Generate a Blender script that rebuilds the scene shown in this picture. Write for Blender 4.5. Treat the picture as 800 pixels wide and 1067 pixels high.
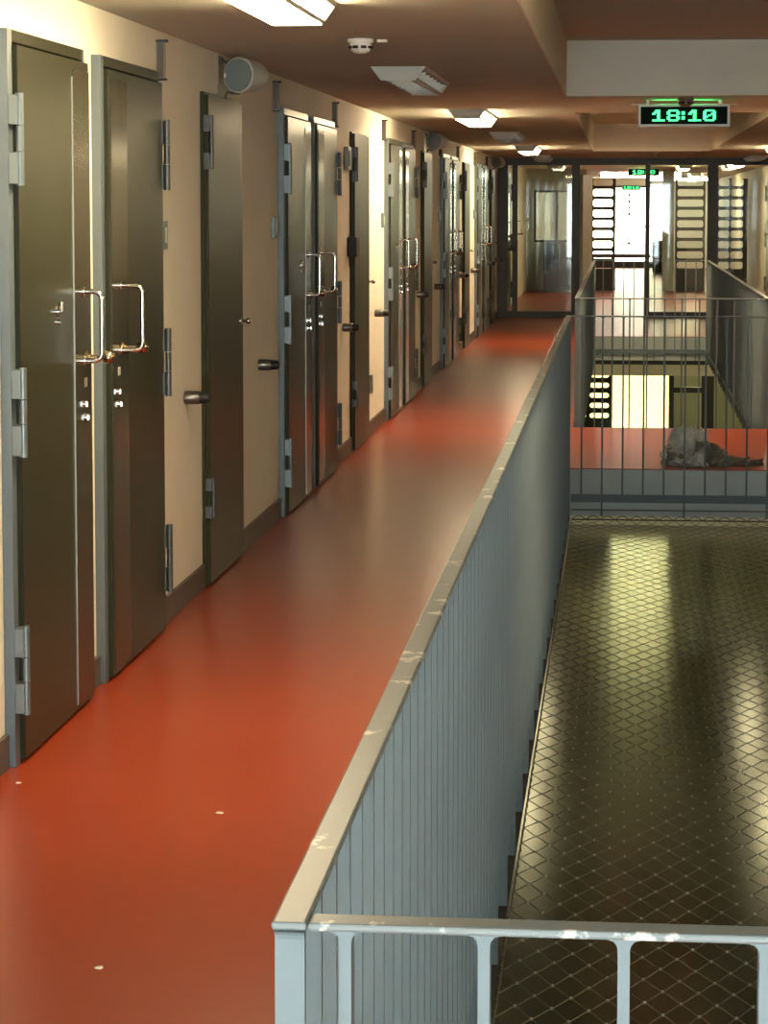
import bpy, bmesh, math, random
from mathutils import Vector, noise
random.seed(7)
C = bpy.context.scene
for o in list(bpy.data.objects): bpy.data.objects.remove(o, do_unlink=True)
COL = C.collection

# ------------------------------------------------------------------ camera, world, exposure
cam_data = bpy.data.cameras.new('camera')
cam = bpy.data.objects.new('camera', cam_data); COL.objects.link(cam)
cam.location = (0, 0, 1.65)
cam.rotation_euler = (math.pi/2 - math.atan(0.08), 0, 0.09777)
cam_data.sensor_fit = 'HORIZONTAL'; cam_data.sensor_width = 36
cam_data.lens = 36*2500/800
cam_data.shift_y = -(533.5-413)/800
cam_data.clip_start = 0.05; cam_data.clip_end = 300
C.camera = cam

world = bpy.data.worlds.new('world'); C.world = world; world.use_nodes = True
bg = world.node_tree.nodes['Background']
bg.inputs[1].default_value = 1.0
wt = world.node_tree      # cool bright sky towards -y, warmer haze towards +y
_tc = wt.nodes.new('ShaderNodeTexCoord'); _sp = wt.nodes.new('ShaderNodeSeparateXYZ'); _mr = wt.nodes.new('ShaderNodeMapRange')
_mx = wt.nodes.new('ShaderNodeMix'); _mx.data_type = 'RGBA'
wt.links.new(_tc.outputs['Generated'], _sp.inputs[0]); wt.links.new(_sp.outputs[1], _mr.inputs[0])
_mr.inputs[1].default_value = -0.3; _mr.inputs[2].default_value = 0.3
_mx.inputs[6].default_value = (19.5, 22.5, 23.5, 1); _mx.inputs[7].default_value = (12.5, 10.6, 7.4, 1)
wt.links.new(_mr.outputs[0], _mx.inputs[0]); wt.links.new(_mx.outputs[2], bg.inputs[0])

C.view_settings.view_transform = 'Standard'
C.view_settings.look = 'None'
C.view_settings.gamma = 1
C.view_settings.use_curve_mapping = False
C.view_settings.exposure = 0.05
LAMP_ON = 56.0
LAMP_COL = (1.0, 0.80, 0.50)

# ------------------------------------------------------------------ materials
def mat(name, col, rough=0.5, metal=0.0, var=0.0, vscale=8.0, bump=0.0, bscale=60.0, spec=0.5, stretch=None, coat=0.0):
    m = bpy.data.materials.new(name); m.use_nodes = True
    nt = m.node_tree; b = nt.nodes['Principled BSDF']
    b.inputs['Base Color'].default_value = (*col, 1)
    b.inputs['Roughness'].default_value = rough
    b.inputs['Metallic'].default_value = metal
    b.inputs['Specular IOR Level'].default_value = spec
    b.inputs['Coat Weight'].default_value = coat
    if var or bump:
        tc = nt.nodes.new('ShaderNodeTexCoord')
        mp = nt.nodes.new('ShaderNodeMapping'); nt.links.new(tc.outputs['Object'], mp.inputs[0])
        if stretch: mp.inputs['Scale'].default_value = stretch
    if var:
        n = nt.nodes.new('ShaderNodeTexNoise'); n.inputs['Scale'].default_value = vscale; n.inputs['Detail'].default_value = 6
        nt.links.new(mp.outputs[0], n.inputs['Vector'])
        r = nt.nodes.new('ShaderNodeValToRGB')
        r.color_ramp.elements[0].position = 0.3; r.color_ramp.elements[1].position = 0.7
        r.color_ramp.elements[0].color = (*[max(0, c*(1-var)) for c in col], 1)
        r.color_ramp.elements[1].color = (*[min(1, c*(1+var)) for c in col], 1)
        nt.links.new(n.outputs[0], r.inputs[0]); nt.links.new(r.outputs[0], b.inputs['Base Color'])
    if bump:
        n2 = nt.nodes.new('ShaderNodeTexNoise'); n2.inputs['Scale'].default_value = bscale; n2.inputs['Detail'].default_value = 4
        nt.links.new(mp.outputs[0], n2.inputs['Vector'])
        bp = nt.nodes.new('ShaderNodeBump'); bp.inputs['Strength'].default_value = bump; bp.inputs['Distance'].default_value = 0.01
        nt.links.new(n2.outputs[0], bp.inputs['Height']); nt.links.new(bp.outputs[0], b.inputs['Normal'])
    return m
def emis(name, col, s):
    m = bpy.data.materials.new(name); m.use_nodes = True
    b = m.node_tree.nodes['Principled BSDF']
    b.inputs['Base Color'].default_value = (*col, 1)
    b.inputs['Emission Color'].default_value = (*col, 1)
    b.inputs['Emission Strength'].default_value = s
    return m
def glass_mat(name, tint, gl=0.06, rough=0.02):
    m = bpy.data.materials.new(name); m.use_nodes = True
    nt = m.node_tree; nt.nodes.clear()
    out = nt.nodes.new('ShaderNodeOutputMaterial'); mx = nt.nodes.new('ShaderNodeMixShader')
    tr = nt.nodes.new('ShaderNodeBsdfTransparent'); tr.inputs[0].default_value = (*tint, 1)
    g = nt.nodes.new('ShaderNodeBsdfGlossy'); g.inputs['Roughness'].default_value = rough
    fr = nt.nodes.new('ShaderNodeFresnel'); fr.inputs[0].default_value = 1.5
    ad = nt.nodes.new('ShaderNodeMath'); ad.operation = 'ADD'; ad.inputs[1].default_value = gl
    nt.links.new(fr.outputs[0], ad.inputs[0]); nt.links.new(ad.outputs[0], mx.inputs[0])
    nt.links.new(tr.outputs[0], mx.inputs[1]); nt.links.new(g.outputs[0], mx.inputs[2])
    nt.links.new(mx.outputs[0], out.inputs[0])
    return m

M = {}
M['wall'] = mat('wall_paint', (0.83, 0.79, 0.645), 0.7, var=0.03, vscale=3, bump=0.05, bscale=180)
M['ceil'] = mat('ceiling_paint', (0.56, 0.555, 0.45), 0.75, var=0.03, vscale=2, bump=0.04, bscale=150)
M['beam'] = mat('beam_paint_daylight', (0.80, 0.75, 0.60), 0.7, var=0.03, vscale=3)  # lighter than the ceiling to stand in for daylight on the beam faces
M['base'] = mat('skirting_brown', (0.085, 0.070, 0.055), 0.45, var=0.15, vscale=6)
M['door'] = mat('door_steel', (0.028, 0.029, 0.014), 0.29, metal=0.0, spec=0.10, var=0.10, vscale=3, bump=0.015, bscale=25)
M['strip'] = mat('door_strip_steel', (0.045, 0.041, 0.024), 0.15, metal=0.12, spec=0.2, var=0.08, vscale=5)
M['brown'] = mat('single_door_paint', (0.036, 0.035, 0.016), 0.32, metal=0.0, spec=0.10, var=0.1, vscale=3, bump=0.015, bscale=25)
M['frame'] = mat('frame_blue_grey', (0.12, 0.15, 0.16), 0.4, metal=0.2, var=0.06, vscale=10)
M['sill'] = mat('pale_sill', (0.75, 0.78, 0.74), 0.5)
M['gap'] = mat('rubber_black', (0.012, 0.012, 0.012), 0.6)
M['hinge'] = mat('hinge_grey', (0.17, 0.20, 0.20), 0.35, metal=0.5)
M['hinge_dark'] = mat('hinge_dark_grey', (0.075, 0.080, 0.075), 0.35, metal=0.4)
M['chrome'] = mat('satin_steel', (0.72, 0.70, 0.64), 0.16, metal=1.0)
M['glint'] = mat('strip_edge_glint', (0.30, 0.29, 0.24), 0.4, metal=0.6)
M['vane'] = mat('louvre_vane_metal', (0.42, 0.38, 0.30), 0.4, metal=0.6)
M['brass'] = mat('dull_brass', (0.45, 0.36, 0.22), 0.22, metal=1.0)
M['gun'] = mat('gunmetal', (0.16, 0.15, 0.13), 0.3, metal=0.8)
M['dark'] = mat('dark_bronze_frame', (0.035, 0.030, 0.022), 0.4, metal=0.4)
M['rail'] = mat('railing_blue_grey', (0.140, 0.182, 0.195), 0.45, spec=0.3, var=0.06, vscale=12)
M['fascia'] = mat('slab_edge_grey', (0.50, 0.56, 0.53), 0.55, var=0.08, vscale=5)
M['white'] = mat('white_plastic', (0.80, 0.78, 0.68), 0.4)
M['plate'] = mat('lamp_housing_grey', (0.50, 0.50, 0.42), 0.45)
M['tan'] = mat('tan_plastic', (0.22, 0.165, 0.11), 0.5)
M['grille'] = mat('speaker_grille', (0.20, 0.24, 0.22), 0.6, bump=0.4, bscale=900)
M['grey'] = mat('panel_grey_green', (0.46, 0.50, 0.41), 0.5, var=0.05)
M['wire'] = mat('net_wire', (0.09, 0.09, 0.065), 0.45, metal=0.7)
M['ferrule'] = mat('net_ferrule', (0.26, 0.26, 0.22), 0.45, metal=0.3)
M['glass'] = glass_mat('partition_glass', (0.80, 0.86, 0.80), 0.0)
M['frost'] = glass_mat('tinted_lower_glass', (0.66, 0.58, 0.44), 0.0)
M['clear'] = glass_mat('window_glass', (0.95, 0.98, 0.98), 0.02)
M['lamp'] = emis('lamp_diffuser_lit', LAMP_COL, LAMP_ON)
M['lamp_low'] = emis('lower_lamp_diffuser', (1.0, 0.88, 0.52), LAMP_ON*0.25)
M['tube'] = emis('fluorescent_tube', (1.0, 0.95, 0.80), 30.0)
M['digit'] = emis('green_led', (0.08, 1.0, 0.33), 1.9)
M['top_glow'] = emis('green_ceiling_glow', (0.04, 1.0, 0.22), 40)
M['black'] = mat('display_black', (0.003, 0.012, 0.007), 0.5, spec=0.05)
M['lower_floor'] = mat('lower_linoleum_olive', (0.036, 0.044, 0.022), 0.18, var=0.15, vscale=1.5, spec=0.9)
M['lower_floor'].node_tree.nodes['Principled BSDF'].inputs['Specular Tint'].default_value = (1.0, 0.88, 0.55, 1)
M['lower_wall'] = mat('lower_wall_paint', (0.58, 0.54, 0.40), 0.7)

# red linoleum, fine mottling, slight sheen variation
def red_floor():
    m = bpy.data.materials.new('red_linoleum'); m.use_nodes = True
    nt = m.node_tree; b = nt.nodes['Principled BSDF']
    tc = nt.nodes.new('ShaderNodeTexCoord')
    n1 = nt.nodes.new('ShaderNodeTexNoise'); n1.inputs['Scale'].default_value = 40; n1.inputs['Detail'].default_value = 3
    n2 = nt.nodes.new('ShaderNodeTexNoise'); n2.inputs['Scale'].default_value = 1.3; n2.inputs['Detail'].default_value = 1
    nt.links.new(tc.outputs['Object'], n1.inputs['Vector']); nt.links.new(tc.outputs['Object'], n2.inputs['Vector'])
    mx = nt.nodes.new('ShaderNodeMix'); mx.data_type = 'FLOAT'; mx.inputs[0].default_value = 0.6
    nt.links.new(n1.outputs[0], mx.inputs[2]); nt.links.new(n2.outputs[0], mx.inputs[3])
    r = nt.nodes.new('ShaderNodeValToRGB')
    r.color_ramp.elements[0].position = 0.15; r.color_ramp.elements[1].position = 0.85
    r.color_ramp.elements[0].color = (0.25, 0.030, 0.010, 1); r.color_ramp.elements[1].color = (0.32, 0.048, 0.015, 1)
    nt.links.new(mx.outputs[0], r.inputs[0]); nt.links.new(r.outputs[0], b.inputs['Base Color'])
    b.inputs['Roughness'].default_value = 0.285
    b.inputs['Specular Tint'].default_value = (1.0, 0.68, 0.38, 1)
    b.inputs['Specular IOR Level'].default_value = 0.45
    return m
M['floor'] = red_floor()

# handrail paint, chipped to a pale undercoat
def worn():
    m = bpy.data.materials.new('handrail_worn_paint'); m.use_nodes = True
    nt = m.node_tree; b = nt.nodes['Principled BSDF']
    tc = nt.nodes.new('ShaderNodeTexCoord')
    n = nt.nodes.new('ShaderNodeTexNoise'); n.inputs['Scale'].default_value = 11; n.inputs['Detail'].default_value = 7; n.inputs['Roughness'].default_value = 0.6
    nt.links.new(tc.outputs['Object'], n.inputs['Vector'])
    r = nt.nodes.new('ShaderNodeValToRGB'); r.color_ramp.elements[0].position = 0.60; r.color_ramp.elements[1].position = 0.635
    r.color_ramp.elements[0].color = (0.15, 0.18, 0.18, 1); r.color_ramp.elements[1].color = (0.60, 0.60, 0.54, 1)
    nt.links.new(n.outputs[0], r.inputs[0]); nt.links.new(r.outputs[0], b.inputs['Base Color'])
    b.inputs['Roughness'].default_value = 0.36
    return m
M['worn'] = worn()

M['cloth_dark'] = mat('olive_grey_cloth', (0.17, 0.175, 0.135), 0.9, var=0.35, vscale=12, bump=0.2, bscale=120)
def cloth():
    m = mat('grey_cloth', (0.50, 0.53, 0.48), 0.9, var=0.45, vscale=11, bump=0.2, bscale=120)
    return m
M['cloth'] = cloth()

# ------------------------------------------------------------------ helpers
def box(bm, x0, x1, y0, y1, z0, z1):
    v = [bm.verts.new(p) for p in ((x0,y0,z0),(x1,y0,z0),(x1,y1,z0),(x0,y1,z0),(x0,y0,z1),(x1,y0,z1),(x1,y1,z1),(x0,y1,z1))]
    for f in ((0,3,2,1),(4,5,6,7),(0,1,5,4),(1,2,6,5),(2,3,7,6),(3,0,4,7)): bm.faces.new([v[i] for i in f])
def prism(bm, pts, axis, a, b):
    """extrude closed 2-D outline pts along axis ('x','y','z') from a to b"""
    def P(p, t):
        return {'x': (t, p[0], p[1]), 'y': (p[0], t, p[1]), 'z': (p[0], p[1], t)}[axis]
    A = [bm.verts.new(P(p, a)) for p in pts]; B = [bm.verts.new(P(p, b)) for p in pts]
    n = len(pts)
    bm.faces.new(A); bm.faces.new(B[::-1])
    for i in range(n): bm.faces.new((A[i], B[i], B[(i+1) % n], A[(i+1) % n]))
def cyl(bm, p, q, r, n=16, r2=None):
    p = Vector(p); q = Vector(q); d = (q-p).normalized()
    u = d.orthogonal().normalized(); w = d.cross(u); r2 = r if r2 is None else r2
    A = [bm.verts.new(p + (u*math.cos(t) + w*math.sin(t))*r) for t in [2*math.pi*i/n for i in range(n)]]
    B = [bm.verts.new(q + (u*math.cos(t) + w*math.sin(t))*r2) for t in [2*math.pi*i/n for i in range(n)]]
    bm.faces.new(A[::-1]); bm.faces.new(B)
    for i in range(n): bm.faces.new((A[i], A[(i+1) % n], B[(i+1) % n], B[i]))
def tube(bm, pts, r, n=8):
    pts = [Vector(p) for p in pts]; rings = []; prev = None
    for i, p in enumerate(pts):
        d = (pts[min(i+1, len(pts)-1)] - pts[max(i-1, 0)]).normalized()
        u = d.orthogonal().normalized() if prev is None else (prev - d*prev.dot(d)).normalized()
        prev = u; w = d.cross(u)
        rings.append([bm.verts.new(p + (u*math.cos(t)+w*math.sin(t))*r) for t in [2*math.pi*k/n for k in range(n)]])
    for a, b in zip(rings, rings[1:]):
        for k in range(n): bm.faces.new((a[k], a[(k+1) % n], b[(k+1) % n], b[k]))
    bm.faces.new(rings[0][::-1]); bm.faces.new(rings[-1])
def ball(bm, c, r, n=12, sz=1.0):
    ret = bmesh.ops.create_uvsphere(bm, u_segments=n, v_segments=max(6, n//2+2), radius=r)
    for v in ret['verts']: v.co = Vector((v.co.x, v.co.y, v.co.z*sz)) + Vector(c)
def lathe(bm, prof, c, axis='z', n=24):
    """prof: list of (radius, height)"""
    rings = []
    for r, h in prof:
        ring = []
        for k in range(n):
            t = 2*math.pi*k/n; a, b = r*math.cos(t), r*math.sin(t)
            co = {'z': (a, b, h), 'y': (a, h, b), 'x': (h, a, b)}[axis]
            ring.append(bm.verts.new(Vector(co)+Vector(c)))
        rings.append(ring)
    for A, B in zip(rings, rings[1:]):
        for k in range(n): bm.faces.new((A[k], A[(k+1) % n], B[(k+1) % n], B[k]))
    bm.faces.new(rings[0][::-1]); bm.faces.new(rings[-1])

def obj(name, bm, m, parent=None, smooth=False, bevel=0.0):
    bmesh.ops.recalc_face_normals(bm, faces=bm.faces)
    me = bpy.data.meshes.new(name); bm.to_mesh(me); bm.free()
    me.materials.append(m)
    o = bpy.data.objects.new(name, me); COL.objects.link(o)
    if smooth:
        for p in me.polygons: p.use_smooth = True
        try: me.set_sharp_from_angle(angle=math.radians(38))
        except Exception: pass
    if bevel:
        b = o.modifiers.new('bevel', 'BEVEL'); b.width = bevel; b.segments = 2; b.limit_method = 'ANGLE'
    if parent: o.parent = parent
    return o
def mk(fn):
    bm = bmesh.new(); fn(bm); return bm
def tag(o, label=None, cat=None, group=None, kind=None):
    if label: o['label'] = label
    if cat: o['category'] = cat
    if group: o['group'] = group
    if kind: o['kind'] = kind
    return o
def empty(name, loc, rz=0):
    o = bpy.data.objects.new(name, None); COL.objects.link(o)
    o.location = loc; o.rotation_euler = (0, 0, rz); o.empty_display_size = 0.1
    return o
def copy_tree(o, parent=None):
    c = o.copy(); COL.objects.link(c); c.parent = parent
    for ch in list(o.children): copy_tree(ch, c)
    return c
def struct(name, boxes, m, label, cat, bevel=0):
    bm = bmesh.new()
    for b in boxes: box(bm, *b)
    o = obj(name, bm, m, bevel=bevel); tag(o, label, cat, kind='structure'); return o

# ------------------------------------------------------------------ the place
XL, XR = -1.785, 2.55           # side walls
VL, VR = -0.34, 1.12            # edges of the floor openings
V1 = (2.30, 15.02)              # first opening (with the net)
V2 = (17.80, 30.20)             # second opening
YB, YE = -3.0, 63.0
ZC, ZR = 2.32, 2.66             # ceiling, recessed ceiling
ZL = -3.04                      # lower storey floor
SL = 0.30
YL = 38.3
SCR = 35.2                      # glass partition

# floor slabs: red covering on top, painted edge below
def slab_boxes(z0, z1):
    return [(XL, VL, YB, YE, z0, z1), (VR, XR, YB, YE, z0, z1),
            (VL, VR, YB, V1[0]-0.01, z0, z1), (VL, VR, V1[1], V2[0], z0, z1), (VL, VR, V2[1], YE, z0, z1)]
struct('floor', slab_boxes(-0.006, 0.0), M['floor'], 'red linoleum floor of the gallery walkways and bridges', 'floor')
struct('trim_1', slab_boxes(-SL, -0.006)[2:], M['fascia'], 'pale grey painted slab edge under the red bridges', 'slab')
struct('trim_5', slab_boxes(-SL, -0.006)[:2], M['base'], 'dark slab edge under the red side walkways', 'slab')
struct('floor_lower', [(XL, XR, -1, YL, ZL-0.1, ZL)], M['lower_floor'], 'dark olive floor of the storey below the net', 'floor')
T = 0.15
struct('wall_left', [(XL-T, XL, YB, YE, 0, ZR+0.1)], M['wall'], 'cream wall carrying the row of steel doors', 'wall')
struct('wall_right', [(XR, XR+T, YB, YE, 0, ZR+0.1)], M['wall'], 'cream wall along the right hand walkway', 'wall')
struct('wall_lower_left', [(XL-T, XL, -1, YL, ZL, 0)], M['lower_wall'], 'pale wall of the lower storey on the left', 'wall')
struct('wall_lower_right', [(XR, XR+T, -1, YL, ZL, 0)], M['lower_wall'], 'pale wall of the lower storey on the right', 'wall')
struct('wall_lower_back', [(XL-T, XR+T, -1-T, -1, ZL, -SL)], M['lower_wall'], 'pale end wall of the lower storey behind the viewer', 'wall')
struct('wall_back', [(XL-T, -1.6, YB-T, YB, 0, ZC), (1.5, XR+T, YB-T, YB, 0, ZC), (-1.6, 1.5, YB-T, YB, 2.27, ZC), (-1.6, 1.5, YB-T, YB, 0, 0.05)],
       M['wall'], 'cream wall with a tall window behind the viewer', 'wall')
# ceiling with two recesses over the floor openings
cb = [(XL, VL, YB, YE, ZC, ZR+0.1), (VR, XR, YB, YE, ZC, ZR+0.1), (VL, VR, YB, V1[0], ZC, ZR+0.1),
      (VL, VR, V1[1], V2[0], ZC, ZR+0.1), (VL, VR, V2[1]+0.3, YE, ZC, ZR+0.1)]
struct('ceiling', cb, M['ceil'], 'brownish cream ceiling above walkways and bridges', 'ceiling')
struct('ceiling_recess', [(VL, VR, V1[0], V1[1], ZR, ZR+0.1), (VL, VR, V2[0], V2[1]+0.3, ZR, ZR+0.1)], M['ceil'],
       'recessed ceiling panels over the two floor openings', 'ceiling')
# upstands lining the recesses, coloured paler in place of daylight
f = 0.004
struct('trim_2', [(VL-f, VL+f, V1[0], V1[1], ZC-0.001, ZR), (VR-f, VR+f, V1[0], V1[1], ZC-0.001, ZR), (VL, VR, V1[1]-f, V1[1]+f, ZC-0.001, ZR)],
       M['beam'], 'beam faces lining the near ceiling recess, coloured paler for daylight', 'beam')
struct('trim_3', [(VL-f, VL+f, V2[0], V2[1]+0.3, ZC-0.001, ZR), (VR-f, VR+f, V2[0], V2[1]+0.3, ZC-0.001, ZR), (VL, VR, V2[1]+0.3-f, V2[1]+0.3+f, ZC-0.001, ZR)],
       M['beam'], 'beam faces lining the far ceiling recess, coloured paler for daylight', 'beam')
struct('baseboard_left', [(XL, XL+0.014, YB, SCR, 0, 0.10)], M['base'], 'dark brown skirting along the left wall', 'skirting')
struct('baseboard_right', [(XR-0.014, XR, YB, SCR, 0, 0.10)], M['base'], 'dark brown skirting along the right wall', 'skirting')

# ------------------------------------------------------------------ doors of the left wall
def round_path(pts, r, n=6):
    pts = [Vector(p) for p in pts]; out = [pts[0]]
    for a, b, c in zip(pts, pts[1:], pts[2:]):
        d1 = (a-b).normalized(); d2 = (c-b).normalized()
        s = b + d1*r; e = b + d2*r
        for k in range(n+1):
            t = k/n; out.append(s*(1-t)**2 + b*2*t*(1-t) + e*t*t)
    out.append(pts[-1]); return out
HZ = ((0.16, 0.41), (0.92, 1.17), (1.71, 1.965))
def hinge_plate(y, side):   # two leaf plates with a notch between, barrel beside: side=-1 hinge at low y, +1 at high y
    def mkh(z0, z1):
        def fn(bm):
            h = z1-z0; a = z0+h*0.36; b = z0+h*0.66
            ya, yb = (y-0.022, y+0.012) if side < 0 else (y-0.012, y+0.03)
            if side > 0: ya, yb = y-0.03, y
            xq = 0.058 if side < 0 else 0.050
            box(bm, 0.030, xq, ya, yb+(0.04 if side < 0 else 0), z0, a-0.002); box(bm, 0.030, xq, ya, yb+(0.04 if side < 0 else 0), b+0.002, z1)
            cyl(bm, (0.060, y, z0-0.006), (0.060, y, a), 0.0115, 10); cyl(bm, (0.060, y, a+0.002), (0.060, y, b-0.002), 0.0115, 10)
            cyl(bm, (0.060, y, b), (0.060, y, z1+0.006), 0.0115, 10)
        return mk(fn)
    return [mkh(a, b) for a, b in HZ]
def cell_door(kind):
    """local frame: origin on the wall foot at the near edge; +y along the wall, +x out of the wall. kind 'A' hinged near side, 'B' hinged far side"""
    W = 1.00 if kind == 'A' else 1.04; H = 2.155
    root = empty('door_1', (0, 0, 0))
    s = 0.055
    bm = bmesh.new()
    box(bm, 0, 0.032, 0, s, 0, H); box(bm, 0, 0.032, W-s*0.5, W, 0, H); 
    obj('frame', bm, M['frame'], root, bevel=0.002)
    bm = bmesh.new(); box(bm, 0, 0.032, s, W-s*0.5, H-0.036, H); obj('frame_head', bm, M['door'], root, bevel=0.002)
    bm = bmesh.new(); box(bm, 0, 0.012, s, W-s*0.5, 0.005, H-0.036)
    obj('seal', bm, M['gap'], root)
    y0, y1 = s+0.005, W-0.004
    bm = bmesh.new(); box(bm, 0.013, 0.046, y0, y1, 0.012, H-0.044)
    leaf = obj('door_leaf', bm, M['door'], root, bevel=0.003)
    if kind == 'A':
        a, b = W-0.25, W-0.012
    else:
        a, b = s+0.03, s+0.30
    # lock cover strip with a rounded upper corner
    pts = [(a, 0.03), (b, 0.03), (b, H-0.075)] + ([(a+0.03, H-0.075), (a+0.009, H-0.084), (a, H-0.105)] if kind == 'A' else [(a, H-0.075)])
    obj('lock_strip', mk(lambda bm: prism(bm, pts, 'x', 0.0455, 0.0495)), M['strip'], leaf, bevel=0.001)
    if kind == 'A': obj('edge_glint', mk(lambda bm: box(bm, 0.0455, 0.0500, a-0.004, a+0.001, 0.03, H-0.10)), M['glint'], leaf)  # pale strip stands in for the bright line of light on this edge
    hy = s-0.027 if kind == 'A' else W+0.012
    for bm in hinge_plate(hy, -1 if kind == 'A' else 1): obj('hinge', bm, M['hinge'] if kind == 'A' else M['hinge_dark'], root, smooth=True)
    # D handle: two stand-offs, upright grip
    gy = W-0.13 if kind == 'A' else s+0.16
    gx = 0.111 if kind == 'A' else 0.128
    path = round_path([(0.049, gy, 1.368), (gx, gy, 1.368), (gx, gy, 1.142), (0.049, gy, 1.142)], 0.03)
    hd = obj('handle', mk(lambda bm: tube(bm, path, 0.0085, 10)), M['chrome'], root, smooth=True)
    def ros(bm):
        for z in (1.368, 1.142): cyl(bm, (0.049, gy, z), (0.054, gy, z), 0.017, 16)
    obj('rosette', mk(ros), M['chrome'], hd, smooth=True)
    ky = gy+0.065 if kind == 'A' else gy+0.05
    def kn(bm):
        cyl(bm, (0.049, ky, 1.150), (0.105, ky, 1.150), 0.009, 10); ball(bm, (0.118, ky, 1.150), 0.022, 14); cyl(bm, (0.049, ky, 1.150), (0.055, ky, 1.150), 0.021, 16)
    tag(obj('door_knob', mk(kn), M['brass'], root, smooth=True), 'ball shaped brass door knob')
    ly = W-0.10 if kind == 'A' else s+0.13
    def lock(y, z, r):
        def fn(bm):
            cyl(bm, (0.049, y, z), (0.056, y, z), r, 14); box(bm, 0.056, 0.061, y-0.003, y+0.003, z-0.009, z+0.008)
        return mk(fn)
    for (yy, zz, r) in ((ly-0.02, 1.0, 0.011), (ly, 0.955, 0.014)): obj('lock', lock(yy, zz, r), M['chrome'], root, smooth=True)
    if kind == 'A':
        def esc(bm):
            yy = 0.52
            cyl(bm, (0.046, yy, 1.318), (0.052, yy, 1.318), 0.020, 14); cyl(bm, (0.052, yy, 1.318), (0.062, yy, 1.318), 0.008, 10)
            cyl(bm, (0.06, yy, 1.318), (0.06, yy, 1.348), 0.006, 8); cyl(bm, (0.046, yy+0.01, 1.285), (0.056, yy+0.01, 1.285), 0.009, 10)
        obj('spy_hole', mk(esc), M['chrome'], root, smooth=True)
    def mark(bm):
        for dy in (-0.012, 0.012): box(bm, 0.0495, 0.0502, ly+dy-0.003, ly+dy+0.003, 1.055, 1.085)
    obj('keyhole_marks', mk(mark), M['white'], root)
    return root
def plain_door():
    W, H = 0.94, 2.13
    root = empty('door_1', (0, 0, 0))
    bm = bmesh.new(); box(bm, 0, 0.018, 0, 0.012, 0, H); box(bm, 0, 0.018, W-0.02, W, 0, H); box(bm, 0, 0.018, 0.012, W-0.02, H-0.03, H)
    obj('frame', bm, M['brown'], root, bevel=0.002)
    bm = bmesh.new(); box(bm, 0, 0.008, 0.012, W-0.02, 0.005, H-0.03); obj('seal', bm, M['gap'], root)
    bm = bmesh.new(); box(bm, 0.009, 0.034, 0.016, W-0.003, 0.012, H-0.012)
    obj('door_leaf', bm, M['brown'], root, bevel=0.002)
    for z0, z1 in ((0.30, 0.47), (1.80, 2.03)):
        def fn(bm):
            h = z1-z0
            box(bm, 0.018, 0.044, -0.01, 0.06, z0, z0+h*0.3); box(bm, 0.018, 0.044, -0.01, 0.06, z1-h*0.3, z1)
            box(bm, 0.018, 0.040, 0.035, 0.068, z0+h*0.3, z1-h*0.3)
            cyl(bm, (0.046, 0.022, z0), (0.046, 0.022, z1), 0.011, 10)
        obj('hinge', mk(fn), M['hinge_dark'], root, smooth=True)
    def kn(bm):
        cyl(bm, (0.034, W-0.06, 1.11), (0.038, W-0.06, 1.11), 0.020, 14); cyl(bm, (0.038, W-0.06, 1.11), (0.06, W-0.06, 1.11), 0.008, 8); ball(bm, (0.068, W-0.06, 1.11), 0.015, 12)
    tag(obj('door_knob', mk(kn), M['chrome'], root, smooth=True), 'small round steel knob')
    return root

pA, pB, pS = cell_door('A'), cell_door('B'), plain_door()
starts = (6.80, 12.50, 18.20, 23.90, 29.60)
order = ('first', 'second', 'third', 'fourth', 'fifth')
used = set(); dn = 0
def put(proto, y, label, cat='door', x=XL, rz=0):
    global dn
    o = proto if proto.name not in used and id(proto) not in used else copy_tree(proto)
    used.add(id(proto))
    dn += 1; o.name = 'door_%d' % dn
    o.location = (x, y, 0)
    if rz: o.rotation_euler.z = rz
    tag(o, label, cat, kind='structure'); return o
far = ('nearest the viewer', 'second along the left wall', 'third along the left wall', 'fourth along the left wall', 'farthest before the glass partition')
for i, s in enumerate(starts):
    put(pA, s, 'dark steel cell door hinged on its left, left of the pair %s' % far[i])
    put(pB, s+1.24, 'dark steel cell door hinged on its right, right of the pair %s' % far[i])
    if s+4.3 < SCR:
        put(pS, s+3.36, 'plain flush olive brown door with small knob, the %s such door from the viewer' % order[i])
for i, s in enumerate(starts):        # opposite wall, mostly out of the frame, mirrored in the glossy doors
    put(pB, s+1.08, 'dark steel cell door on the right wall, near one of the %s pair there' % order[i], x=XR, rz=math.pi)
    put(pA, s+2.30, 'dark steel cell door on the right wall, far one of the %s pair there' % order[i], x=XR, rz=math.pi)
    if s+4.3 < SCR: put(pS, s+4.3, 'plain brown door on the right wall, %s of its kind there' % order[i], x=XR, rz=math.pi)
# two door frames seen beyond the partition on the right wall
put(pA, 41.9, 'dark door on the right wall beyond the glass partition', x=XR, rz=math.pi)
put(pB, 37.6, 'dark steel door on the left wall just behind the glass partition')
put(pA, 40.2, 'dark steel door on the left wall farther behind the glass partition')

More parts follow.
